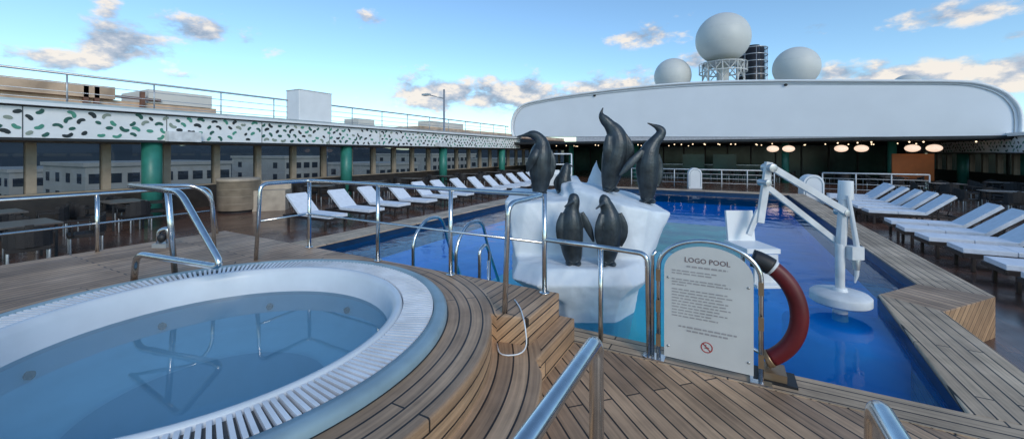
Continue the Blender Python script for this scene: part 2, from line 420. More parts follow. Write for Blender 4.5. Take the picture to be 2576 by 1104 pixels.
hull(bm, [(1.02, 5.3, 1.0), (1.30, 5.25, 1.0), (1.30, 5.6, 1.0), (1.02, 5.6, 1.0), (1.10, 5.42, 1.42), (1.16, 5.46, 1.52), (1.15, 5.36, 1.46)])
bmesh.ops.recalc_face_normals(bm, faces=bm.faces)
for v in bm.verts: v.co = Vector(cw(v.co.x, v.co.y, v.co.z))
me = bpy.data.meshes.new('iceberg'); bm.to_mesh(me); bm.free(); me.materials.append(M['ice'])
ice = bpy.data.objects.new('iceberg_sculpture', me); bpy.context.collection.objects.link(ice)
r = ice.modifiers.new('r', 'REMESH'); r.mode = 'VOXEL'; r.voxel_size = 0.02; r.use_smooth_shade = True
s = ice.modifiers.new('s', 'SMOOTH'); s.iterations = 2; s.factor = 0.5
tx = bpy.data.textures.new('lumps', 'CLOUDS'); tx.noise_scale = 0.32
d = ice.modifiers.new('d', 'DISPLACE'); d.texture = tx; d.strength = 0.04; d.mid_level = 0.5
tx2 = bpy.data.textures.new('fine', 'CLOUDS'); tx2.noise_scale = 0.10
d = ice.modifiers.new('d2', 'DISPLACE'); d.texture = tx2; d.strength = 0.010; d.mid_level = 0.5

# ------------------------------------------------------------------ penguins
def cat(pts, n=5):
    out = []
    P = [pts[0]]+list(pts)+[pts[-1]]
    for i in range(1, len(P)-2):
        for j in range(n):
            t = j/n
            out.append([0.5*((2*b)+(-a+c)*t+(2*a-5*b+4*c-d_)*t*t+(-a+3*b-3*c+d_)*t**3) for a, b, c, d_ in zip(P[i-1], P[i], P[i+1], P[i+2])])
    out.append(list(pts[-1]))
    return out
def penguin(a, D, z, spine, flippers, dk=0.85, feet=((-10, 0), (12, 0)), footdir=-1, tail=8):
    k = D/1000.0
    mb = MB()
    sp = cat([(x*k, 0, h*k, w*k, w*k*dk) for x, h, w in spine])
    mb.sweep([(q[0], q[1], q[2]) for q in sp], [max(q[3], .006) for q in sp], [max(q[4], .006) for q in sp], 'bronze', up=(0, 1, 0), n=20)
    for fl in flippers:
        f = cat([(x*k, y*k, h*k, w*k) for x, y, h, w in fl])
        mb.sweep([q[:3] for q in f], [max(q[3], .007) for q in f], [max(q[3]*0.42, .010) for q in f], 'bronze', up=(0.15, 1, 0), n=12)
    for fx, fy in feet:
        mb.sphere((fx*k, (fy-8)*k, 3*k), 9*k, 17*k, 6*k, 'bronze', 12, 8)
    mb.sweep([(0, 4*k, 16*k), (tail*0.3*k, 22*k, 4*k), (tail*.4*k, 34*k, -1*k)], [9*k, 7*k, 3*k], [7*k, 4*k, 2*k], 'bronze', n=10)
    ob = mb.obj('penguin_statue', loc=cw(a*D, D, z), rot=YAW)
    r = ob.modifiers.new('r', 'REMESH'); r.mode = 'VOXEL'; r.voxel_size = 0.006; r.use_smooth_shade = True
    s = ob.modifiers.new('s', 'SMOOTH'); s.iterations = 3; s.factor = 0.5
    return ob
penguin(.247, 4.95, 1.13, [(-6, -2, 12), (-4, 10, 17), (2, 40, 25), (10, 80, 31), (17, 118, 31), (12, 146, 23), (-2, 165, 15), (-14, 178, 12.5), (-21, 188, 8.5), (-22, 197, 4), (-18, 209, 1.5)],
        [[(30, -12, 140, 8), (42, -16, 112, 12), (43, -14, 80, 11), (34, -12, 48, 4)], [(-8, -16, 138, 7), (-12, -20, 105, 11), (-10, -16, 75, 9), (-6, -12, 50, 3)]])
penguin(.337, 4.85, 1.00, [(0, -2, 11), (2, 10, 16), (4, 45, 24), (3, 90, 28), (8, 125, 24), (21, 150, 16), (34, 166, 13), (38, 178, 12), (30, 187, 8), (18, 193, 4), (3, 199, 1.5)],
        [[(-12, -12, 130, 7), (-32, -16, 110, 10), (-52, -18, 90, 9), (-72, -18, 68, 3)], [(30, 6, 120, 7), (36, 8, 90, 10), (36, 6, 60, 8), (30, 4, 38, 3)]])
penguin(.067, 5.15, 1.07, [(0, -2, 14), (2, 10, 19), (5, 40, 26), (3, 75, 29), (6, 103, 27), (7, 126, 19), (-2, 142, 13.5), (-15, 149, 11), (-26, 149, 7), (-38, 147, 3.6), (-54, 144, 1.8)],
        [[(-6, -26, 112, 8), (-14, -32, 95, 11), (-24, -30, 75, 9), (-30, -26, 56, 3)], [(26, -4, 110, 7), (33, -6, 80, 11), (30, -6, 50, 8), (26, -4, 34, 3)]])
penguin(.131, 5.25, 1.08, [(-4, -2, 14), (-3, 10, 19), (-2, 30, 21), (2, 46, 15), (5, 58, 12), (8, 66, 9), (16, 67, 3.5), (25, 64, 1)],
        [[(-16, -6, 40, 5), (-20, -6, 24, 8), (-20, -6, 8, 3)]], feet=((-10, 0), (6, 0)))
penguin(.152, 4.18, 0.44, [(4, -2, 14), (2, 12, 21), (-2, 45, 28), (-3, 85, 30), (-3, 115, 26), (-1, 136, 18), (3, 152, 15.5), (3, 164, 14), (1, 172, 10), (0, 176, 4)],
        [[(20, -6, 128, 8), (32, -8, 105, 10), (42, -8, 82, 9), (52, -8, 56, 3)], [(-24, -8, 128, 7), (-33, -12, 100, 10), (-33, -12, 70, 9), (-30, -10, 48, 3)],
         [(3, -8, 160, 7), (-10, -20, 154, 4), (-24, -30, 146, 2)]])
penguin(.239, 4.16, 0.44, [(-4, -2, 14), (-2, 12, 21), (3, 45, 28), (6, 85, 30), (6, 115, 27), (2, 138, 19), (-4, 152, 16), (-6, 162, 14), (-6, 170, 10), (-5, 174, 4)],
        [[(28, -8, 128, 8), (38, -10, 100, 11), (38, -10, 72, 10), (33, -8, 46, 3)], [(-16, -12, 128, 7), (-24, -18, 100, 10), (-26, -16, 72, 9), (-24, -12, 50, 3)],
         [(-6, -8, 158, 7), (-20, -20, 151, 4), (-34, -28, 142, 2)]])

# ------------------------------------------------------------------ guard rails
R = 0.021
mb = MB()
zt = 1.25
mb.tube([(-4.65, 2.55, .40), (-4.65, 2.6, zt), (-4.68, 3.22, zt), (-1.38, 3.13, zt-.01), (-1.45, 2.62, zt-.03), (-1.48, 2.60, .2)], R, f=0.09)
mb.tube([(-4.65, 2.6, .83), (-4.68, 3.2, .83), (-1.38, 3.13, .83)], 0.012, f=.06)
for x in (-4.68, -3.43, -2.40, -1.38):
    mb.tube([(x, 3.22-(x+4.68)*.027, .4), (x, 3.22-(x+4.68)*.027, zt)], R)
    mb.cyl(x, 3.22-(x+4.68)*.027, .4, .412, .045, .045, 'steel', 20)
mb.obj('guard_rail')
mb = MB()
mb.tube([(-1.38, 3.13, .86), (-.95, 3.34, .80), (-.56, 3.28, .80), (-.54, 3.26, 0.0)], R, f=0.07)
mb.tube([(-.95, 3.34, 0), (-.95, 3.34, .80)], R)
mb.cyl(-.54, 3.26, 0.004, .016, .05, .05, 'steel', 20)
mb.obj('guard_rail')
mb = MB()
mb.tube([(-6.75, -3, 1.10), (-6.75, 3.05, 1.10), (-6.7, 3.12, .4)], R, f=.15)
mb.tube([(-6.75, -3, .74), (-6.75, 3.05, .74)], 0.012)
for y in (-1.9, 0.0, 1.85): mb.tube([(-6.75, y, .4), (-6.75, y, 1.10)], R)
mb.obj('guard_rail')
mb = MB()
mb.tube([cw(-4.05, 4.22, 1.25), cw(-2.98, 3.57, 1.25), cw(-2.40, 3.30, .65), cw(-3.44, 3.64, .68), cw(-3.52, 3.70, .4)], 0.027, f=0.12, n=16)
mb.tube([cw(-3.28, 3.87, .4), cw(-3.24, 3.74, 1.25)], 0.025, n=16)
mb.tube([cw(-4.05, 4.22, 1.25), cw(-3.5, 4.4, 1.24), cw(-3.4, 4.5, 1.1), cw(-3.4, 4.55, .4)], 0.02, f=0.12, n=16)
mb.obj('tub_handrail')
def srail(x):
    mb = MB()
    mb.tube([(x, -1.2, 0.96), (x, 1.335, 0.96), (x, 1.345, 0.0)], 0.025, f=0.05, n=20)
    mb.tube([(x, -1.0, 0.96), (x, -1.0, 0.0)], 0.025, n=16)
    mb.cyl(x, 1.345, 0, .012, .055, .055, 'steel')
    mb.obj('stair_handrail')
srail(-.395); srail(.335)
for x in (-3.4, -2.75):
    mb = MB()
    mb.tube([(x, 3.72, -.9), (x, 3.72, .55), (x, 3.95, .76), (x, 4.28, .74), (x, 4.42, .35), (x, 4.75, -.25), (x, 4.75, -.9)], 0.02, f=0.14, n=14)
    mb.obj('pool_ladder_rail')
mb = MB()
mb.tube([(-2.35, 3.6, -.7), (-2.35, 3.6, .55), (-2.35, 3.72, .6), (-2.35, 3.8, .5), (-2.35, 3.8, -.7)], 0.018, f=.05)
mb.tube([(-2.25, 3.62, -.7), (-2.25, 3.62, .45)], 0.014)
mb.obj('pool_grab_post')
mb = MB()
mb.tube([(-1.52, 2.85, .41), (-1.40, 2.72, .41), (-1.25, 2.50, .40), (-1.22, 2.48, .21), (-1.37, 2.35, .21), (-1.48, 2.5, .21)], 0.005, 'white', f=.1, n=8)
mb.obj('cable')
mb = MB()
mb.box(-.09, .09, -.07, .07, 0, .05, 'greysteel'); mb.tube([(-.06, 0, .04), (-.06, 0, .20), (.06, 0, .24), (.07, 0, .04)], .03, 'steel', f=.05); mb.sphere((0, -.03, .12), .05, .04, .06, 'dark', 12, 8)
mb.obj('deck_fitting', loc=(-6.35, 2.35, .40), rot=YAW)  # small chrome fitting standing on the deck

# ------------------------------------------------------------------ pool sign on a gate
mb = MB()
ys = 3.235; xl, xr = -.44, .175; zb, zs, ztp = .055, .72, .915
def archpts(x0, x1, zs, zt_, n=20):
    c = (x0+x1)/2; hw = (x1-x0)/2
    return [(c+hw*math.cos(math.pi*i/n), zs+(zt_-zs)*math.sin(math.pi*i/n)) for i in range(n+1)]
ap = [(xr-.015, zb)]+archpts(xl+.015, xr-.015, zs, ztp)+[(xl+.015, zb)]
nA = len(ap)
mb.add([(x, ys-.012, z) for x, z in ap], [tuple(range(nA))], 'board')
mb.add([(x, ys, z) for x, z in ap], [tuple(range(nA))], 'board')
mb.add([(x, ys-.012, z) for x, z in ap]+[(x, ys, z) for x, z in ap], [(i, (i+1) % nA, nA+(i+1) % nA, nA+i) for i in range(nA)], 'board')
fr_ = [(xl-.03, ys+.02, 0)]+[(x, ys+.02, z) for x, z in reversed(archpts(xl-.03, xr+.03, zs, ztp+.035, 24))]+[(xr+.03, ys+.02, 0)]
mb.tube(fr_, .017)
mb.tube([(xl-.075, ys+.02, 0), (xl-.075, ys+.02, .80), (xl-.05, ys+.02, .84)], .015)
for x in (xl-.05, xr+.03):
    mb.box(x-.065, x+.065, ys-.03, ys+.08, 0.004, .018, 'steel')
for z in (.12, .38, .62):
    mb.box(xl-.045, xl-.012, ys-.02, ys-.004, z, z+.09, 'brass')
    mb.box(xr+.012, xr+.045, ys-.02, ys-.004, z, z+.09, 'brass')
for x in (xl+.045, xr-.045):
    for z in (.14, .66): mb.sweep([(x, ys-.016, z), (x, ys-.010, z)], .009, .009, 'greysteel', n=10)
def text(s, x, z, size, k):
    cu = bpy.data.curves.new('t', 'FONT'); cu.body = s; cu.size = size; cu.align_x = 'CENTER'; cu.resolution_u = 2; cu.offset = 0.0004
    o = bpy.data.objects.new('t', cu); bpy.context.collection.objects.link(o)
    bpy.context.view_layer.update()
    me = bpy.data.meshes.new_from_object(o.evaluated_get(bpy.context.evaluated_depsgraph_get()))
    mb.add([(x+v.co.x, ys-.0145, z+v.co.y) for v in me.vertices], [tuple(p.vertices) for p in me.polygons], k)
    bpy.data.objects.remove(o)
xc = (xl+xr)/2
text('LOGO POOL', xc, .79, .052, 'ink')
rs = random.Random(3)
def line(z, w, h=.0085, c=xc, left=None):
    x = c-w/2 if left is None else left
    end = x+w
    while x < end:
        l = min(rs.uniform(.018, .05), end-x)
        mb.add([(x, ys-.0145, z), (x+l, ys-.0145, z), (x+l, ys-.0145, z+h), (x, ys-.0145, z+h)], [(0, 1, 2, 3)], 'ink2')
        x += l+.009
line(.752, .27, .012)
L0 = xl+.07
for z, w in ((.715, .30), (.695, .27), (.65, .36), (.630, .39), (.610, .10), (.575, .37), (.553, .40), (.531, .34), (.509, .38), (.487, .36), (.465, .39), (.443, .32), (.421, .37), (.399, .27), (.377, .31)):
    line(z, w, left=L0)
line(.30, .38, .012); line(.275, .27, .012)
rg = [(xc+.036*math.cos(t*math.pi/12), ys-.0145, .185+.036*math.sin(t*math.pi/12)) for t in range(25)]
mb.sweep(rg, .0035, .001, 'redink', n=6, up=(0, 1, 0))
mb.sweep([(xc-.025, ys-.015, .21), (xc+.025, ys-.015, .16)], .0035, .001, 'redink', n=6, up=(0, 1, 0))
mb.add([(xc-.02, ys-.0145, .178), (xc+.004, ys-.0145, .19), (xc+.018, ys-.0145, .183), (xc+.004, ys-.0145, .176)], [(0, 1, 2, 3)], 'ink')
mb.sphere((xc-.008, ys-.0145, .199), .006, .001, .006, 'ink', 10, 6)
mb.obj('pool_sign', merge=False)

# horseshoe life buoy on its stand behind the sign
mb = MB()
c0 = Vector((.085, 3.36, .47)); RR = .352
def arcb(a0, a1, ra, rb, k, n=36):
    pts = []
    for i in range(n+1):
        a = math.radians(a0+(a1-a0)*i/n); pts.append(c0+Vector((RR*math.cos(a), 0, RR*1.08*math.sin(a))))
    mb.sweep(pts, ra, rb, k, up=(0, 1, 0), n=18)
arcb(-58, 58, .056, .050, 'red'); arcb(58, 78, .064, .058, 'black', 8); arcb(-64, -58, .060, .054, 'brass', 4); arcb(55, 58, .058, .052, 'white2', 3)
mb.tube([(.26, 3.43, .0), (.26, 3.43, .12), (.10, 3.43, .18), (.10, 3.43, .86), (.16, 3.40, .82)], .014, f=.03)
mb.box(.20, .36, 3.29, 3.46, .004, .07, 'brass'); mb.box(.16, .42, 3.27, 3.47, .004, .02, 'black')
mb.obj('lifebuoy')

# ------------------------------------------------------------------ pool lift
mb = MB()
mb.cyl(0, 0, -.5, 0.0, .09, .06, 'white2')
mb.lathe(0, 0, [(.001, -.02, None), (.245, -.02, None), (.27, .0, None), (.27, .075, None), (.245, .10, None), (.09, .115, None), (.001, .115, None)], 40, 'white2')
mb.cyl(0, 0, .11, .15, .07, .06, 'white', 20)
mb.cyl(0.0, 0, .14, .62, .042, .044, 'white2', 20)
mb.sweep([(.01, 0, .6), (.05, 0, 1.26)], [.048, .048], [.048, .048], 'white2', n=8)
mb.sweep([(.06, 0, 1.10), (.062, 0, 1.30)], [.08, .075], [.065, .06], 'white', n=10)
mb.sweep([(.03, -.07, 1.15), (.13, -.07, .55), (.12, -.07, .3), (.10, -.07, .22)], [.02, .028, .02, .008], [.02, .028, .02, .008], 'white2', n=8)
mb.box(.04, .17, -.11, -.02, .47, .61, 'white2'); mb.cyl(.115, -.07, .36, .47, .03, .04, 'greysteel', 12)
def bar(p0, p1, w, k='white2'):
    mb.sweep([p0, p1], w*1.41, w*.9, k, up=(0, 1, 0), n=4, ph=math.pi/4, smooth=False)
bar((-.76, -.05, 1.44), (.04, -.05, .96), .034)
bar((-.82, .05, 1.28), (.02, .05, .62), .030)
bar((-.77, 0, 1.50), (-.88, -.02, .85), .036)
bar((-.88, 0, .98), (-1.0, -.02, .72), .028)
mb.sweep([(-.77, -.08, 1.44), (-.77, .08, 1.44)], .045, .045, 'greysteel', n=14)
mb.sweep([(-.82, -.08, 1.28), (-.82, .08, 1.28)], .035, .035, 'greysteel', n=14)
mb.sweep([(.02, -.08, .96), (.02, .08, .96)], .035, .035, 'greysteel', n=14)
mseat = Matrix.Translation((-1.0, -.02, .60))
mb.box(-.17, .17, -.26, .18, -.02, .03, 'white', mseat)
mb.box(-.15, .15, .12, .155, .03, .38, 'white', mseat @ Matrix.Rotation(-.15, 4, 'X'))
mb.box(-.12, .12, -.30, -.27, -.30, -.02, 'white2', mseat)
mb.box(-.14, .14, -.38, -.27, -.33, -.30, 'white', mseat)
mb.obj('pool_lift', bevel=.008, loc=(1.07, 5.47, 0), rot=YAW)

# ------------------------------------------------------------------ loungers
def lounger():
    mb = MB()
    mb.box(0, 1.95, -.33, -.29, .25, .31, 'frame'); mb.box(0, 1.95, .29, .33, .25, .31, 'frame')
    mb.box(0, 1.30, -.30, .30, .29, .315, 'frame'); mb.box(0, .04, -.33, .33, .25, .31, 'frame'); mb.box(1.91, 1.95, -.33, .33, .25, .31, 'frame')
    for x in (.12, 1.70):
        for y in (-.30, .30): mb.box(x, x+.05, y-.025, y+.025, 0, .27, 'frame')
    mb.box(.02, .66, -.30, .30, .318, .40, 'cushion'); mb.box(.67, 1.26, -.30, .30, .318, .40, 'cushion')
    m = Matrix.Translation((1.27, 0, .32)) @ Matrix.Rotation(-math.radians(40), 4, 'Y')
    mb.box(0, .78, -.29, .29, -.03, -.004, 'frame', m)
    mb.box(0.0, .80, -.30, .30, 0, .08, 'cushion', m)
    mb.sweep([(1.68, -.25, .31), (1.80, -.25, .66)], .015, .015, 'frame', n=6); mb.sweep([(1.68, .25, .31), (1.80, .25, .66)], .015, .015, 'frame', n=6)
    return mb
src = lounger().obj('sun_lounger', bevel=.022, loc=(-9.15, 7.15, LOW), rot=math.pi)
for i in range(1, 13):
    inst(src, 'sun_lounger', (-9.15+random.uniform(-.12, .12), 7.15+1.28*i+random.uniform(-.08, .08), LOW), math.pi+random.uniform(-.05, .05))
for y in (5.9, 6.95, 8.0, 9.0, 10.05, 11.1, 12.15, 13.2, 15.4, 16.4, 17.4, 18.4, 19.4, 20.4):
    inst(src, 'sun_lounger', (3.50+random.uniform(-.12, .12), y+random.uniform(-.05, .05), LOW), random.uniform(-.05, .05))

# ------------------------------------------------------------------ tables and chairs
def chair():
    mb = MB()
    mb.box(-.25, .25, -.25, .25, .36, .43, 'wicker')
    pts = [(.25*math.sin(t)*1.05, .26*math.cos(t)*1.0) for t in [math.radians(a) for a in range(-70, 71, 20)]]
    for i in range(len(pts)-1):
        a, b_ = pts[i], pts[i+1]
        mb.prism([a, b_, (b_[0]*1.14, b_[1]*1.14), (a[0]*1.14, a[1]*1.14)], .43, .82-(abs(i-3)*.03), 'wicker')
    mb.box(-.30, -.25, -.22, .12, .62, .66, 'wicker'); mb.box(.25, .30, -.22, .12, .62, .66, 'wicker')
    for x in (-.23, .23):
        for y in (-.22, .22): mb.sweep([(x, y, 0), (x, y, .38)], .015, .018, 'greysteel', n=8)
    mb.tube([(-.275, -.2, 0.4), (-.275, -.2, .64)], .015, 'dark'); mb.tube([(.275, -.2, 0.4), (.275, -.2, .64)], .015, 'dark')
    return mb
def table():
    mb = MB()
    mb.box(-.5, .5, -.38, .38, .71, .745, 'table')
    for x in (-.42, .42):
        for y in (-.30, .30): mb.box(x-.02, x+.02, y-.02, y+.02, 0, .71, 'dark')
    mb.box(-.42, .42, -.02, .02, .64, .70, 'dark')
    return mb
cs = chair().obj('wicker_chair', bevel=.01, loc=(-13.4, 2.3, LOW), rot=math.radians(160))
ts = table().obj('dining_table', bevel=.006, loc=(-14.3, 2.3, LOW))
first = True
def dining(x, y, full=True):
    global first
    if not first: inst(ts, 'dining_table', (x, y, LOW), random.uniform(-.1, .1))
    offs = [(.85, -.1, -90), (-.85, .1, 90), (.1, .72, 0), (-.1, -.72, 180)]
    for dx, dy, an in offs:
        if first and dx == .85: continue
        inst(cs, 'wicker_chair', (x+dx+random.uniform(-.1, .1), y+dy+random.uniform(-.08, .08), LOW), math.radians(an+random.uniform(-20, 20)))
    first = False
for x, y in ((-14.3, 2.3), (-11.6, 2.2), (-14.6, 4.5), (-14.4, 10.4), (-14.4, 13.0), (-14.4, 15.6), (-14.4, 18.2), (-14.4, 20.8), (-14.4, 23.6), (-14.4, 26.4)):
    dining(x, y)
for x, y in ((8.3, 20), (8.3, 24), (10.8, 22), (6.5, 33), (9.5, 33), (3.0, 33.5), (8.0, 29), (10.8, 18), (10.8, 26), (0, 34), (-4, 34)):
    dining(x, y)

# round bar counter
mb = MB()
mb.lathe(0, 0, [(.001, 1.17, None), (.62, 1.17, None), (.66, 1.15, None), (.66, 1.06, 'dark'), (.63, 1.05, None), (.63, .08, 'dark'), (.6, .07, 'dark'), (.6, 0, None)], 48, 'woodgrey', True)
for z in (.3, .55, .8): mb.lathe(0, 0, [(.632, z, 'tan'), (.636, z+.006, 'tan'), (.632, z+.012, None)], 48, 'tan')
mb.prism([(.3, -.35), (1.5, -.35), (1.6, .5), (.3, .5)], 0, .72, 'woodgrey'); mb.prism([(.3, .3), (1.6, .3), (1.6, .52), (.3, .52)], .72, 1.02, 'woodgrey')
mb.obj('round_bar_counter', loc=(-15.2, 7.75, LOW), rot=math.radians(50))

# ------------------------------------------------------------------ gallery builder
def beans(mb, xf, y0, y1, z0, z1, sgn, seed):
    rn = random.Random(seed)
    rows = 4; dz = (z1-z0)/(rows+.1)
    y = y0
    while y < y1:
        for r_ in range(rows):
            if rn.random() < .06: continue
            cy_ = y+(r_ % 2)*.16+rn.uniform(-.05, .05); cz = z0+dz*(r_+.55)+rn.uniform(-.03, .03)
            rad = rn.uniform(.065, .105); w = rn.uniform(.038, .052)
            ang = rn.choice((90, 270))+rn.uniform(-55, 55); span = rn.uniform(50, 85)
            k = rn.choices(('b1', 'b2', 'b3', 'b4'), (4, 4, 4, 2))[0]
            cz -= math.sin(math.radians(ang))*rad*.6; cy_ -= math.cos(math.radians(ang))*rad*.6
            vs = []; n = 10
            for i in range(n+1):
                t = -1+2*i/n
                a = math.radians(ang+t*span); ww = w*math.sqrt(max(0, 1-abs(t)**4))+.001
                vs.append((xf, cy_+(rad+ww)*math.cos(a), cz+(rad+ww)*math.sin(a)))
                vs.append((xf, cy_+(rad-ww)*math.cos(a), cz+(rad-ww)*math.sin(a)))
            mb.add(vs, [(2*i, 2*i+1, 2*i+3, 2*i+2) for i in range(n)], k)
        y += .34
mb = MB()
mb.box(-18.6, -16.15, -6, 46, 2.0, 2.84, 'ceil')
mb.box(-16.15, -16.0, -6, 31, 2.0, 2.80, 'white')
mb.box(-16.15, -15.97, -6, 31, 1.93, 1.995, 'dark')
mb.box(-18.7, -15.82, -6, 31, 2.845, 2.93, 'white'); mb.box(-18.7, -15.9, -6, 31, 2.935, 3.0, 'greysteel')
for y in range(-3, 31, 3): mb.box(-16.0, -15.992, y-.01, y+.01, 2.0, 2.80, 'gap')
beans(mb, -15.988, -1, 30.8, 2.02, 2.80, 1, 5)
mb.box(-17.6, -17.45, -6, 46, LOW, .38, 'sill'); mb.box(-17.62, -17.4, -6, 46, .385, .43, 'tan')
mb.box(-17.6, -17.4, -6, 46, 1.90, 1.995, 'tan')
k = -6
while 3.42+1.56*k < 45:
    y = 3.42+1.56*k; mb.box(-17.63, -17.38, y-.10, y+.10, .435, 1.895, 'tan'); k += 1
mb.add([(-17.52, -6, .4), (-17.52, 46, .4), (-17.52, 46, 1.93), (-17.52, -6, 1.93)], [(0, 1, 2, 3)], 'glass')
for y in (-1.6, 5.75, 13.2, 20.7, 28.4, 36):
    mb.cyl(-16.35, y, LOW, 2.0, .26, .26, 'green', 28)
mb.box(-15.99, -15.72, 5.95, 6.85, 1.97, 2.30, 'white2'); mb.box(-15.99, -15.75, 19.5, 20.4, 2.0, 2.25, 'white2')
mb.obj('gallery')
mb = MB()
for z, r_ in ((3.9, .035), (3.62, .012), (3.38, .012), (3.15, .012)): mb.tube([(-16.9, -6, z), (-16.9, 30.5, z)], r_, 'greysteel', n=8)
for i in range(19): mb.tube([(-16.9, -6+2.0*i, 3.0), (-16.9, -6+2.0*i, 3.9)], .022, 'greysteel', n=8)
mb.obj('upper_railing')
mb = MB(); mb.box(-17.0, -16.1, 10.6, 12.2, 3.0, 4.3, 'white'); mb.box(-17.02, -16.08, 10.58, 12.22, 4.3, 4.34, 'white2'); mb.obj('deck_locker', bevel=.02)
mb = MB()
mb.box(12.95, 15.5, 4, 46, 1.7, 2.45, 'ceil')
mb.box(12.8, 12.95, 4, 44, 1.62, 2.42, 'white'); mb.box(12.55, 15.6, 4, 44, 2.45, 2.62, 'white'); mb.box(12.7, 12.94, 4, 44, 1.55, 1.615, 'dark')
beans(mb, 12.79, 20, 43.8, 1.64, 2.42, 1, 9)
mb.box(14.4, 14.55, 4, 46, LOW, .35, 'sill')
k = 0
while 4+1.56*k < 45: mb.box(14.35, 14.6, 3.9+1.56*k, 4.1+1.56*k, .355, 1.7, 'tan'); k += 1
mb.add([(14.47, 4, .3), (14.47, 46, .3), (14.47, 46, 1.7), (14.47, 4, 1.7)], [(0, 1, 2, 3)], 'glass')
for y in (13.2, 20.7, 28.4, 36): mb.cyl(13.2, y, LOW, 1.7, .26, .26, 'green', 28)
mb.obj('gallery')

# ------------------------------------------------------------------ sliding roof
top = [(-16.1, 3.0), (-16.25, 3.6), (-16.2, 4.4), (-15.8, 5.2), (-15.0, 5.7), (-13.0, 6.0), (-10.5, 6.2), (-7.5, 6.35), (-4.2, 6.43), (-.7, 6.36), (2.5, 6.15), (5.6, 5.88), (8.5, 5.62), (10.6, 5.42), (11.6, 5.22), (12.4, 4.78), (12.85, 4.2), (13.05, 3.5), (13.05, 2.5)]
bot = [(8.0, 2.52), (2.0, 2.62), (-4.0, 2.75), (-10.0, 2.87)]
mb = MB()
out = [(x, z) for x, z in cat(top, 4)]
prof = out+bot; n = len(prof)
for yy in (30.0, 31.0): mb.add([(x, yy, z) for x, z in prof], [tuple(range(n))], 'slab')
mb.add([(x, 30.0, z) for x, z in prof]+[(x, 31.0, z) for x, z in prof], [(i, (i+1) % n, n+(i+1) % n, n+i) for i in range(n)], 'slab')
mb.sweep([(x, 29.97, z) for x, z in out], .09, .12, 'white', up=(0, 1, 0), n=10)
cx_, cz_ = -1.6, 3.5
ins_ = [(cx_+(x-cx_)*.985, cz_+(z-cz_)*.93) for x, z in out]
mb.sweep([(x, 29.97, z) for x, z in ins_], .012, .03, 'greysteel', up=(0, 1, 0), n=6)
mb.sweep([(-9.0, 29.9, 6.02), (-9.0, 30, 6.02)], .1, .08, 'dark', n=10); mb.sweep([(3.2, 29.9, 5.85), (3.2, 30, 5.85)], .1, .08, 'dark', n=10)
mb.box(-16.0, 13.0, 29.9, 30.3, 2.35, 2.5, 'dark')
mb.obj('sliding_roof')
mb = MB()
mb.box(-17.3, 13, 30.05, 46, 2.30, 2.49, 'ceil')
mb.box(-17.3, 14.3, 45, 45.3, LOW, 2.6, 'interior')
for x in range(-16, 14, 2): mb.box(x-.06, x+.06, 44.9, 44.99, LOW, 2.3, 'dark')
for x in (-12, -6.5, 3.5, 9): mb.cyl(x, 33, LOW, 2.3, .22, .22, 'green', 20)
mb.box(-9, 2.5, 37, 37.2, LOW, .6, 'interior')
mb.box(-9, 2.5, 36.8, 37.2, .6, .66, 'greysteel')
mb.box(8.6, 10.4, 31.5, 31.6, 0.0, 1.55, 'orange')
for x, y in ((-3.2, 35), (-1, 35)): mb.box(x, x+1.6, y, y+.05, 0, 1.5, 'interior')
rn = random.Random(4)
for i in range(46):
    x = rn.uniform(-14, 12.5); y = rn.uniform(30.6, 40)
    mb.sphere((x, y, 2.24), .045, .045, .045, 'bulb', 8, 5)
mb.obj('covered_lounge')
for x in (2.6, 3.45, 6.1, 7.05, 9.3, 10.2):
    mb = MB()
    mb.sphere((x, 30.9, 1.87), .34, .34, .21, 'lampglow', 20, 10); mb.tube([(x, 30.9, 2.05), (x, 30.9, 2.32)], .015, 'dark', n=6)
    mb.obj('pendant_lamp')
def fence(x0, x1, y, z=LOW, h=1.05, step=1.3):
    mb = MB()
    mb.tube([(x0, y, z+h), (x1, y, z+h)], .035, 'white2', n=8)
    for q in (.25, .5, .75): mb.tube([(x0, y, z+h*q), (x1, y, z+h*q)], .014, 'white2', n=6)
    x = x0
    while x <= x1+.01: mb.tube([(x, y, z), (x, y, z+h)], .028, 'white2', n=8); x += step
    mb.obj('deck_railing')
fence(-5.5, 2.3, 26.5); fence(4.2, 8.1, 25)
def arch_locker(x, y, w=.72, h=1.18):
    mb = MB(); ap = archpts(-w/2, w/2, h-w/2, h, 18); ap = [(w/2, 0)]+ap+[(-w/2, 0)]; n = len(ap)
    for yy in (-.25, .25): mb.add([(a, yy, z) for a, z in ap], [tuple(range(n))], 'white')
    mb.add([(a, -.25, z) for a, z in ap]+[(a, .25, z) for a, z in ap], [(i, (i+1) % n, n+(i+1) % n, n+i) for i in range(n)], 'white')
    mb.sweep([(a*.8, -.26, .1+z*.84) for a, z in ap], .012, .012, 'flange', up=(0, 1, 0), n=6)
    mb.obj('arched_locker', bevel=.02, loc=(x, y, LOW), rot=YAW*.5)
arch_locker(2.97, 19.9); arch_locker(-1.7, 25.6)
mb = MB()
for x in (-.75, .75): mb.tube([(x, 0, 0), (x, 0, 2.0)], .035, 'white')
for z in (2.0, 1.45, .9, .35): mb.tube([(-.75, 0, z), (.75, 0, z)], .03, 'white')
mb.box(-.7, .7, -.2, .25, .35, .95, 'white2'); mb.box(-.6, .1, -.15, .2, .95, 1.15, 'white')
mb.obj('towel_rack', loc=(-7.9, 19.6, LOW), rot=YAW)

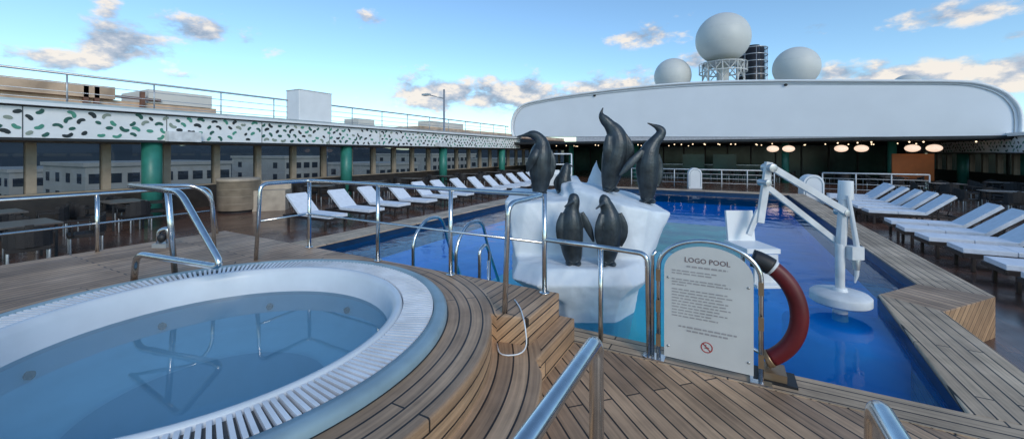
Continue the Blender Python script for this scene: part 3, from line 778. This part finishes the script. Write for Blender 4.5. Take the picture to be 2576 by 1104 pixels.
# ------------------------------------------------------------------ radomes, exhaust
def radome(x, y, z, r_, lattice):
    mb = MB()
    mb.sphere((x, y, z), r_, r_, r_, 'dome', 48, 32, -0.93)
    mb.cyl(x, y, z-r_*.98, z-r_*.86, r_*.42, r_*.42, 'dome', 32)
    for zz in (-.25, .3):
        rr = r_*math.sqrt(1-zz*zz)
        mb.lathe(x, y, [(rr, z+zz*r_-.012, None), (rr+.012, z+zz*r_, None), (rr, z+zz*r_+.012, None)], 48, 'white2')
    zb_ = 5.2
    if lattice:
        zt_ = z-r_*.97; w = r_*.72
        mb.cyl(x, y, zb_, zt_, .55, .55, 'dome', 20)
        mb.lathe(x, y, [(w, zt_, None), (w+.08, zt_, None), (w+.08, zt_-.12, None), (w, zt_-.12, None)], 32, 'dome')
        mb.lathe(x, y, [(w+.3, zt_-.9, None), (w+.38, zt_-.9, None), (w+.38, zt_-1.0, None), (w+.3, zt_-1.0, None)], 32, 'dome')
        mb.cyl(x, y, zt_-.1, zt_, w, w, 'dome', 32)
        for i in range(8):
            a = i*math.pi/4; a2 = a+math.pi/4
            P = lambda q, zz, ww: (x+ww*math.cos(q), y+ww*math.sin(q), zz)
            mb.tube([P(a, zb_, w+.1), P(a, zt_, w)], .07, 'dome', n=6); mb.tube([P(a, zt_, w), P(a2, zt_-1.7, w+.05)], .05, 'dome', n=6)
            mb.tube([P(a2, zt_, w), P(a, zt_-1.7, w+.05)], .05, 'dome', n=6)
        for i in range(24):
            a = i*math.pi/12; mb.tube([(x+(w+.35)*math.cos(a), y+(w+.35)*math.sin(a), zt_-.95), (x+(w+.35)*math.cos(a), y+(w+.35)*math.sin(a), zt_-.1)], .02, 'dome', n=4)
        mb.lathe(x, y, [(w+.33, zt_-.1, None), (w+.38, zt_-.1, None), (w+.38, zt_-.06, None)], 32, 'dome')
    else: mb.cyl(x, y, zb_, z-r_*.9, .5, .6, 'dome', 20)
    mb.obj('satellite_radome')
radome(-.42, 45, 13.0, 2.5, True); radome(-5.1, 45, 9.7, 1.85, False); radome(5.6, 45, 9.5, 1.88, False)
radome(17, 58, 8.6, 1.4, False)
mb = MB()
for i, (dx, dy) in enumerate(((0, 0), (-.9, .6), (.5, .9))):
    mb.cyl(2.4+dx, 50+dy, 5, 13.1+(.9 if i == 1 else 0), .72, .65, 'dark', 20)
for i in range(9): mb.lathe(2.4, 50.3, [(1.35, 7+i*.72, None), (1.42, 7+i*.72, None), (1.42, 7.09+i*.72, None), (1.35, 7.09+i*.72, None), (1.35, 7+i*.72, None)], 28, 'greysteel')
for i in range(8): a = i*math.pi/4+.2; mb.tube([(2.4+1.38*math.cos(a), 50.3+1.38*math.sin(a), 5), (2.4+1.38*math.cos(a), 50.3+1.38*math.sin(a), 12.8)], .04, 'greysteel', n=6)
mb.obj('exhaust_funnel')
mb = MB(); mb.box(-14, 12, 40, 60, 2.6, 5.4, 'white2'); mb.obj('upper_superstructure')
mb = MB(); mb.box(-18.7, 15.6, -30, 62, -20, -1.6, 'white'); mb.obj('ship_hull')

# ------------------------------------------------------------------ port surroundings
mb = MB()
mb.add([(-4000, -4000, -20), (4000, -4000, -20), (4000, 4000, -20), (-4000, 4000, -20)], [(0, 1, 2, 3)], 'ground')
mb.obj('quay_ground')
def building(x0, x1, y0, y1, z1, floors, cols):
    mb = MB(); mb.box(x0, x1, y0, y1, -20, z1, 'bld')
    mb.box(x0-.3, x1+.3, y0-.3, y1+.3, z1, z1+.6, 'bld')
    for f in range(floors):
        zz = z1-1.1-f*3.0
        for c in range(cols):
            yy = y0+(c+.5)*(y1-y0)/cols; w = (y1-y0)/cols*.34
            mb.box(x1, x1+.05, yy-w, yy+w, zz-1.5, zz, 'bldwin')
        for c in range(max(3, cols//2)):
            xx = x0+(c+.5)*(x1-x0)/max(3, cols//2); w = .9
            mb.box(xx-w, xx+w, y0-.05, y0, zz-1.5, zz, 'bldwin'); 
    mb.obj('port_building')
building(-105, -85, 22, 42, -.5, 6, 9)
building(-125, -100, 62, 74, 0.2, 6, 5)
building(-95, -75, 70, 84, -1.5, 6, 6)
building(-130, -100, 120, 150, 0.8, 6, 10)
building(-90, -70, 130, 150, -1, 6, 8)
building(-140, -115, 20, 50, -2, 5, 12)
mb = MB(); rn = random.Random(2)
pts = [(-900, -300+i*60, -20+rn.uniform(30, 62)) for i in range(40)]
for i in range(39):
    a, b_ = pts[i], pts[i+1]
    mb.add([(a[0]+400, a[1], -20), (b_[0]+400, b_[1], -20), b_, a], [(0, 1, 2, 3)], 'hill', True)
mb.obj('hills')
mb = MB()
mb.box(-25, -22, -12, 10.2, 2.0, 3.75, 'rust'); mb.box(-25.2, -21.8, -12, 6.5, 3.76, 4.25, 'rust'); mb.box(-25.2, -21.7, -12, 10.2, 3.35, 3.45, 'rustd')
mb.box(-24.8, -21.95, 7.6, 10, 3.76, 4.35, 'bld')
for y in (1.2, 5.6, 5.9, 7.3): mb.box(-21.95, -21.8, y, y+.14, 2.5, 4.2, 'rustd')
mb.box(-21.95, -21.85, 5.0, 8.0, 3.85, 3.95, 'rustd')
mb.tube([(-21.7, -12, 3.0), (-21.7, 10, 3.0)], .07, 'rustd', n=8)
mb.box(-25, -22, 10.3, 11.5, 2.0, 3.3, 'rust')
mb.obj('pier_gangway')
mb = MB()
mb.box(-26, -23, 26, 60, 2.0, 3.9, 'rust'); mb.box(-25, -23.5, 28, 33, 3.9, 4.5, 'bld'); mb.box(-25, -23.5, 20, 21.5, 3.0, 4.1, 'bld'); mb.box(-26.1, -22.9, 26, 60, 3.4, 3.5, 'rustd')
mb.obj('pier_building')
def lightpole(x, y, h):
    mb = MB(); mb.sweep([(x, y, -20), (x, y, h)], [.2, .08], [.2, .08], 'greysteel', n=8); mb.tube([(x, y, h-.8), (x-1.1, y-.8, h-.5)], .05, 'greysteel', n=6)
    mb.box(x-1.7, x-1.0, y-1.0, y-.6, h-.55, h-.4, 'greysteel'); mb.obj('light_pole')
lightpole(-22, 28, 7.2); lightpole(-21, 15.5, 4.2)

# ------------------------------------------------------------------ sky
SUN_EL = math.radians(28); SUN_AZ = math.radians(125)     # azimuth clockwise from ship's +Y
w = bpy.data.worlds.new('World'); bpy.context.scene.world = w; w.use_nodes = True
w.cycles.sampling_method = 'MANUAL'; w.cycles.sample_map_resolution = 256
nt = w.node_tree; nt.nodes.clear()
out = nt.nodes.new('ShaderNodeOutputWorld')
sky = nt.nodes.new('ShaderNodeTexSky'); sky.sky_type = 'NISHITA'; sky.sun_disc = False
sky.sun_elevation = SUN_EL; sky.sun_rotation = SUN_AZ; sky.air_density = 1.0; sky.dust_density = 0.3; sky.ozone_density = 2.0
gain = nt.nodes.new('ShaderNodeMix'); gain.data_type = 'RGBA'; gain.blend_type = 'MULTIPLY'; gain.inputs[0].default_value = 1
gain.inputs[7].default_value = (1.05, 1.26, 1.33, 1)
nt.links.new(sky.outputs[0], gain.inputs[6])
bg = nt.nodes.new('ShaderNodeBackground'); bg.inputs[1].default_value = 0.15
nt.links.new(gain.outputs[2], bg.inputs[0])
tc = nt.nodes.new('ShaderNodeTexCoord')
sp = nt.nodes.new('ShaderNodeSeparateXYZ'); nt.links.new(tc.outputs['Generated'], sp.inputs[0])
az = math_node(nt, 'ARCTAN2', sp.outputs[0], sp.outputs[1]); el = math_node(nt, 'ARCSINE', sp.outputs[2])
clouds = [(320, 118, 150, 60, 1.35), (160, 155, 170, 36, 1.2), (500, 78, 110, 36, 1.3), (430, 190, 100, 24, 1.0), (270, 25, 40, 36, .9), (640, 105, 75, 38, .9), (940, 50, 120, 24, 1.0),
          (1640, 92, 115, 32, 1.25), (1720, 55, 60, 22, .9), (1110, 238, 140, 52, 1.45), (1300, 245, 260, 50, 1.4), (1520, 225, 200, 38, 1.25), (1740, 150, 50, 30, .9), (2060, 75, 85, 24, 1.1),
          (2420, 30, 200, 38, 1.2), (2300, 185, 280, 40, 1.3), (2540, 180, 130, 60, 1.4), (2150, 180, 160, 28, 1.2), (1580, 180, 70, 16, .9), (2560, 90, 90, 24, .95)]
G = None
for (u, v, su, sv, st) in clouds:
    a = (u-1288)/1000; h = (385-v)/1000
    x, y, _ = cw(a, 1); A0 = math.atan2(x, y); E0 = math.atan(h/math.hypot(1, a))
    sa = su/1000/(1+a*a); se = sv/1000/math.hypot(1, a)
    da = math_node(nt, 'MULTIPLY', math_node(nt, 'SUBTRACT', az, A0), 1/sa)
    de = math_node(nt, 'MULTIPLY', math_node(nt, 'SUBTRACT', el, E0), 1/se)
    q = math_node(nt, 'ADD', math_node(nt, 'MULTIPLY', da, da), math_node(nt, 'MULTIPLY', de, de))
    e = math_node(nt, 'MULTIPLY', math_node(nt, 'EXPONENT', math_node(nt, 'MULTIPLY', q, -0.7)), st)
    G = e if G is None else math_node(nt, 'MAXIMUM', G, e)
def cnoise(off):
    mp = nt.nodes.new('ShaderNodeMapping'); mp.inputs['Scale'].default_value = (1, 1, 1.9); mp.inputs['Location'].default_value = off
    nt.links.new(tc.outputs['Generated'], mp.inputs['Vector'])
    n = nt.nodes.new('ShaderNodeTexNoise'); n.inputs['Scale'].default_value = 13; n.inputs['Detail'].default_value = 7; n.inputs['Roughness'].default_value = 0.6
    nt.links.new(mp.outputs[0], n.inputs['Vector']); return n.outputs['Fac']
n1 = cnoise((0, 0, 0)); n2 = cnoise((0.015, -0.008, 0.045))
den = math_node(nt, 'SUBTRACT', math_node(nt, 'ADD', math_node(nt, 'MULTIPLY', n1, 1.4), math_node(nt, 'MULTIPLY', G, 0.50)), 1.02)
msk = nt.nodes.new('ShaderNodeMapRange'); msk.interpolation_type = 'SMOOTHSTEP'; msk.inputs[1].default_value = 0.0; msk.inputs[2].default_value = 0.30
msk.inputs[4].default_value = 0.95
nt.links.new(den, msk.inputs[0])
shade = math_node(nt, 'ADD', math_node(nt, 'MULTIPLY', math_node(nt, 'SUBTRACT', n1, n2), 3.2), 0.50)
cr = nt.nodes.new('ShaderNodeValToRGB')
cr.color_ramp.elements[0].position = .12; cr.color_ramp.elements[0].color = (.33, .42, .55, 1)
cr.color_ramp.elements[1].position = .88; cr.color_ramp.elements[1].color = (1.0, .92, .83, 1)
e = cr.color_ramp.elements.new(.48); e.color = (.56, .61, .70, 1)
nt.links.new(shade, cr.inputs[0])
bg2 = nt.nodes.new('ShaderNodeBackground'); bg2.inputs[1].default_value = 0.95
nt.links.new(cr.outputs[0], bg2.inputs[0])
mx = nt.nodes.new('ShaderNodeMixShader')
nt.links.new(msk.outputs[0], mx.inputs[0]); nt.links.new(bg.outputs[0], mx.inputs[1]); nt.links.new(bg2.outputs[0], mx.inputs[2])
nt.links.new(mx.outputs[0], out.inputs[0])

sd = bpy.data.lights.new('sun', 'SUN'); sd.energy = 1.3; sd.angle = math.radians(20); sd.color = (1.0, .90, .76)
so = bpy.data.objects.new('sun', sd); bpy.context.collection.objects.link(so)
dv = Vector((math.sin(SUN_AZ)*math.cos(SUN_EL), math.cos(SUN_AZ)*math.cos(SUN_EL), math.sin(SUN_EL)))
so.rotation_euler = dv.to_track_quat('Z', 'Y').to_euler(); so.location = dv*50

# ------------------------------------------------------------------ camera
cd = bpy.data.cameras.new('camera'); cam = bpy.data.objects.new('camera', cd); bpy.context.collection.objects.link(cam)
cam.location = (0, 0, 1.6); cam.rotation_euler = (math.pi/2, 0, YAW)
cd.sensor_width = 36; cd.lens = 36*1000/2576; cd.shift_y = -167/2576; cd.clip_start = 0.02; cd.clip_end = 9000
sc = bpy.context.scene; sc.camera = cam
sc.view_settings.view_transform = 'Standard'; sc.view_settings.look = 'None'; sc.view_settings.exposure = 0
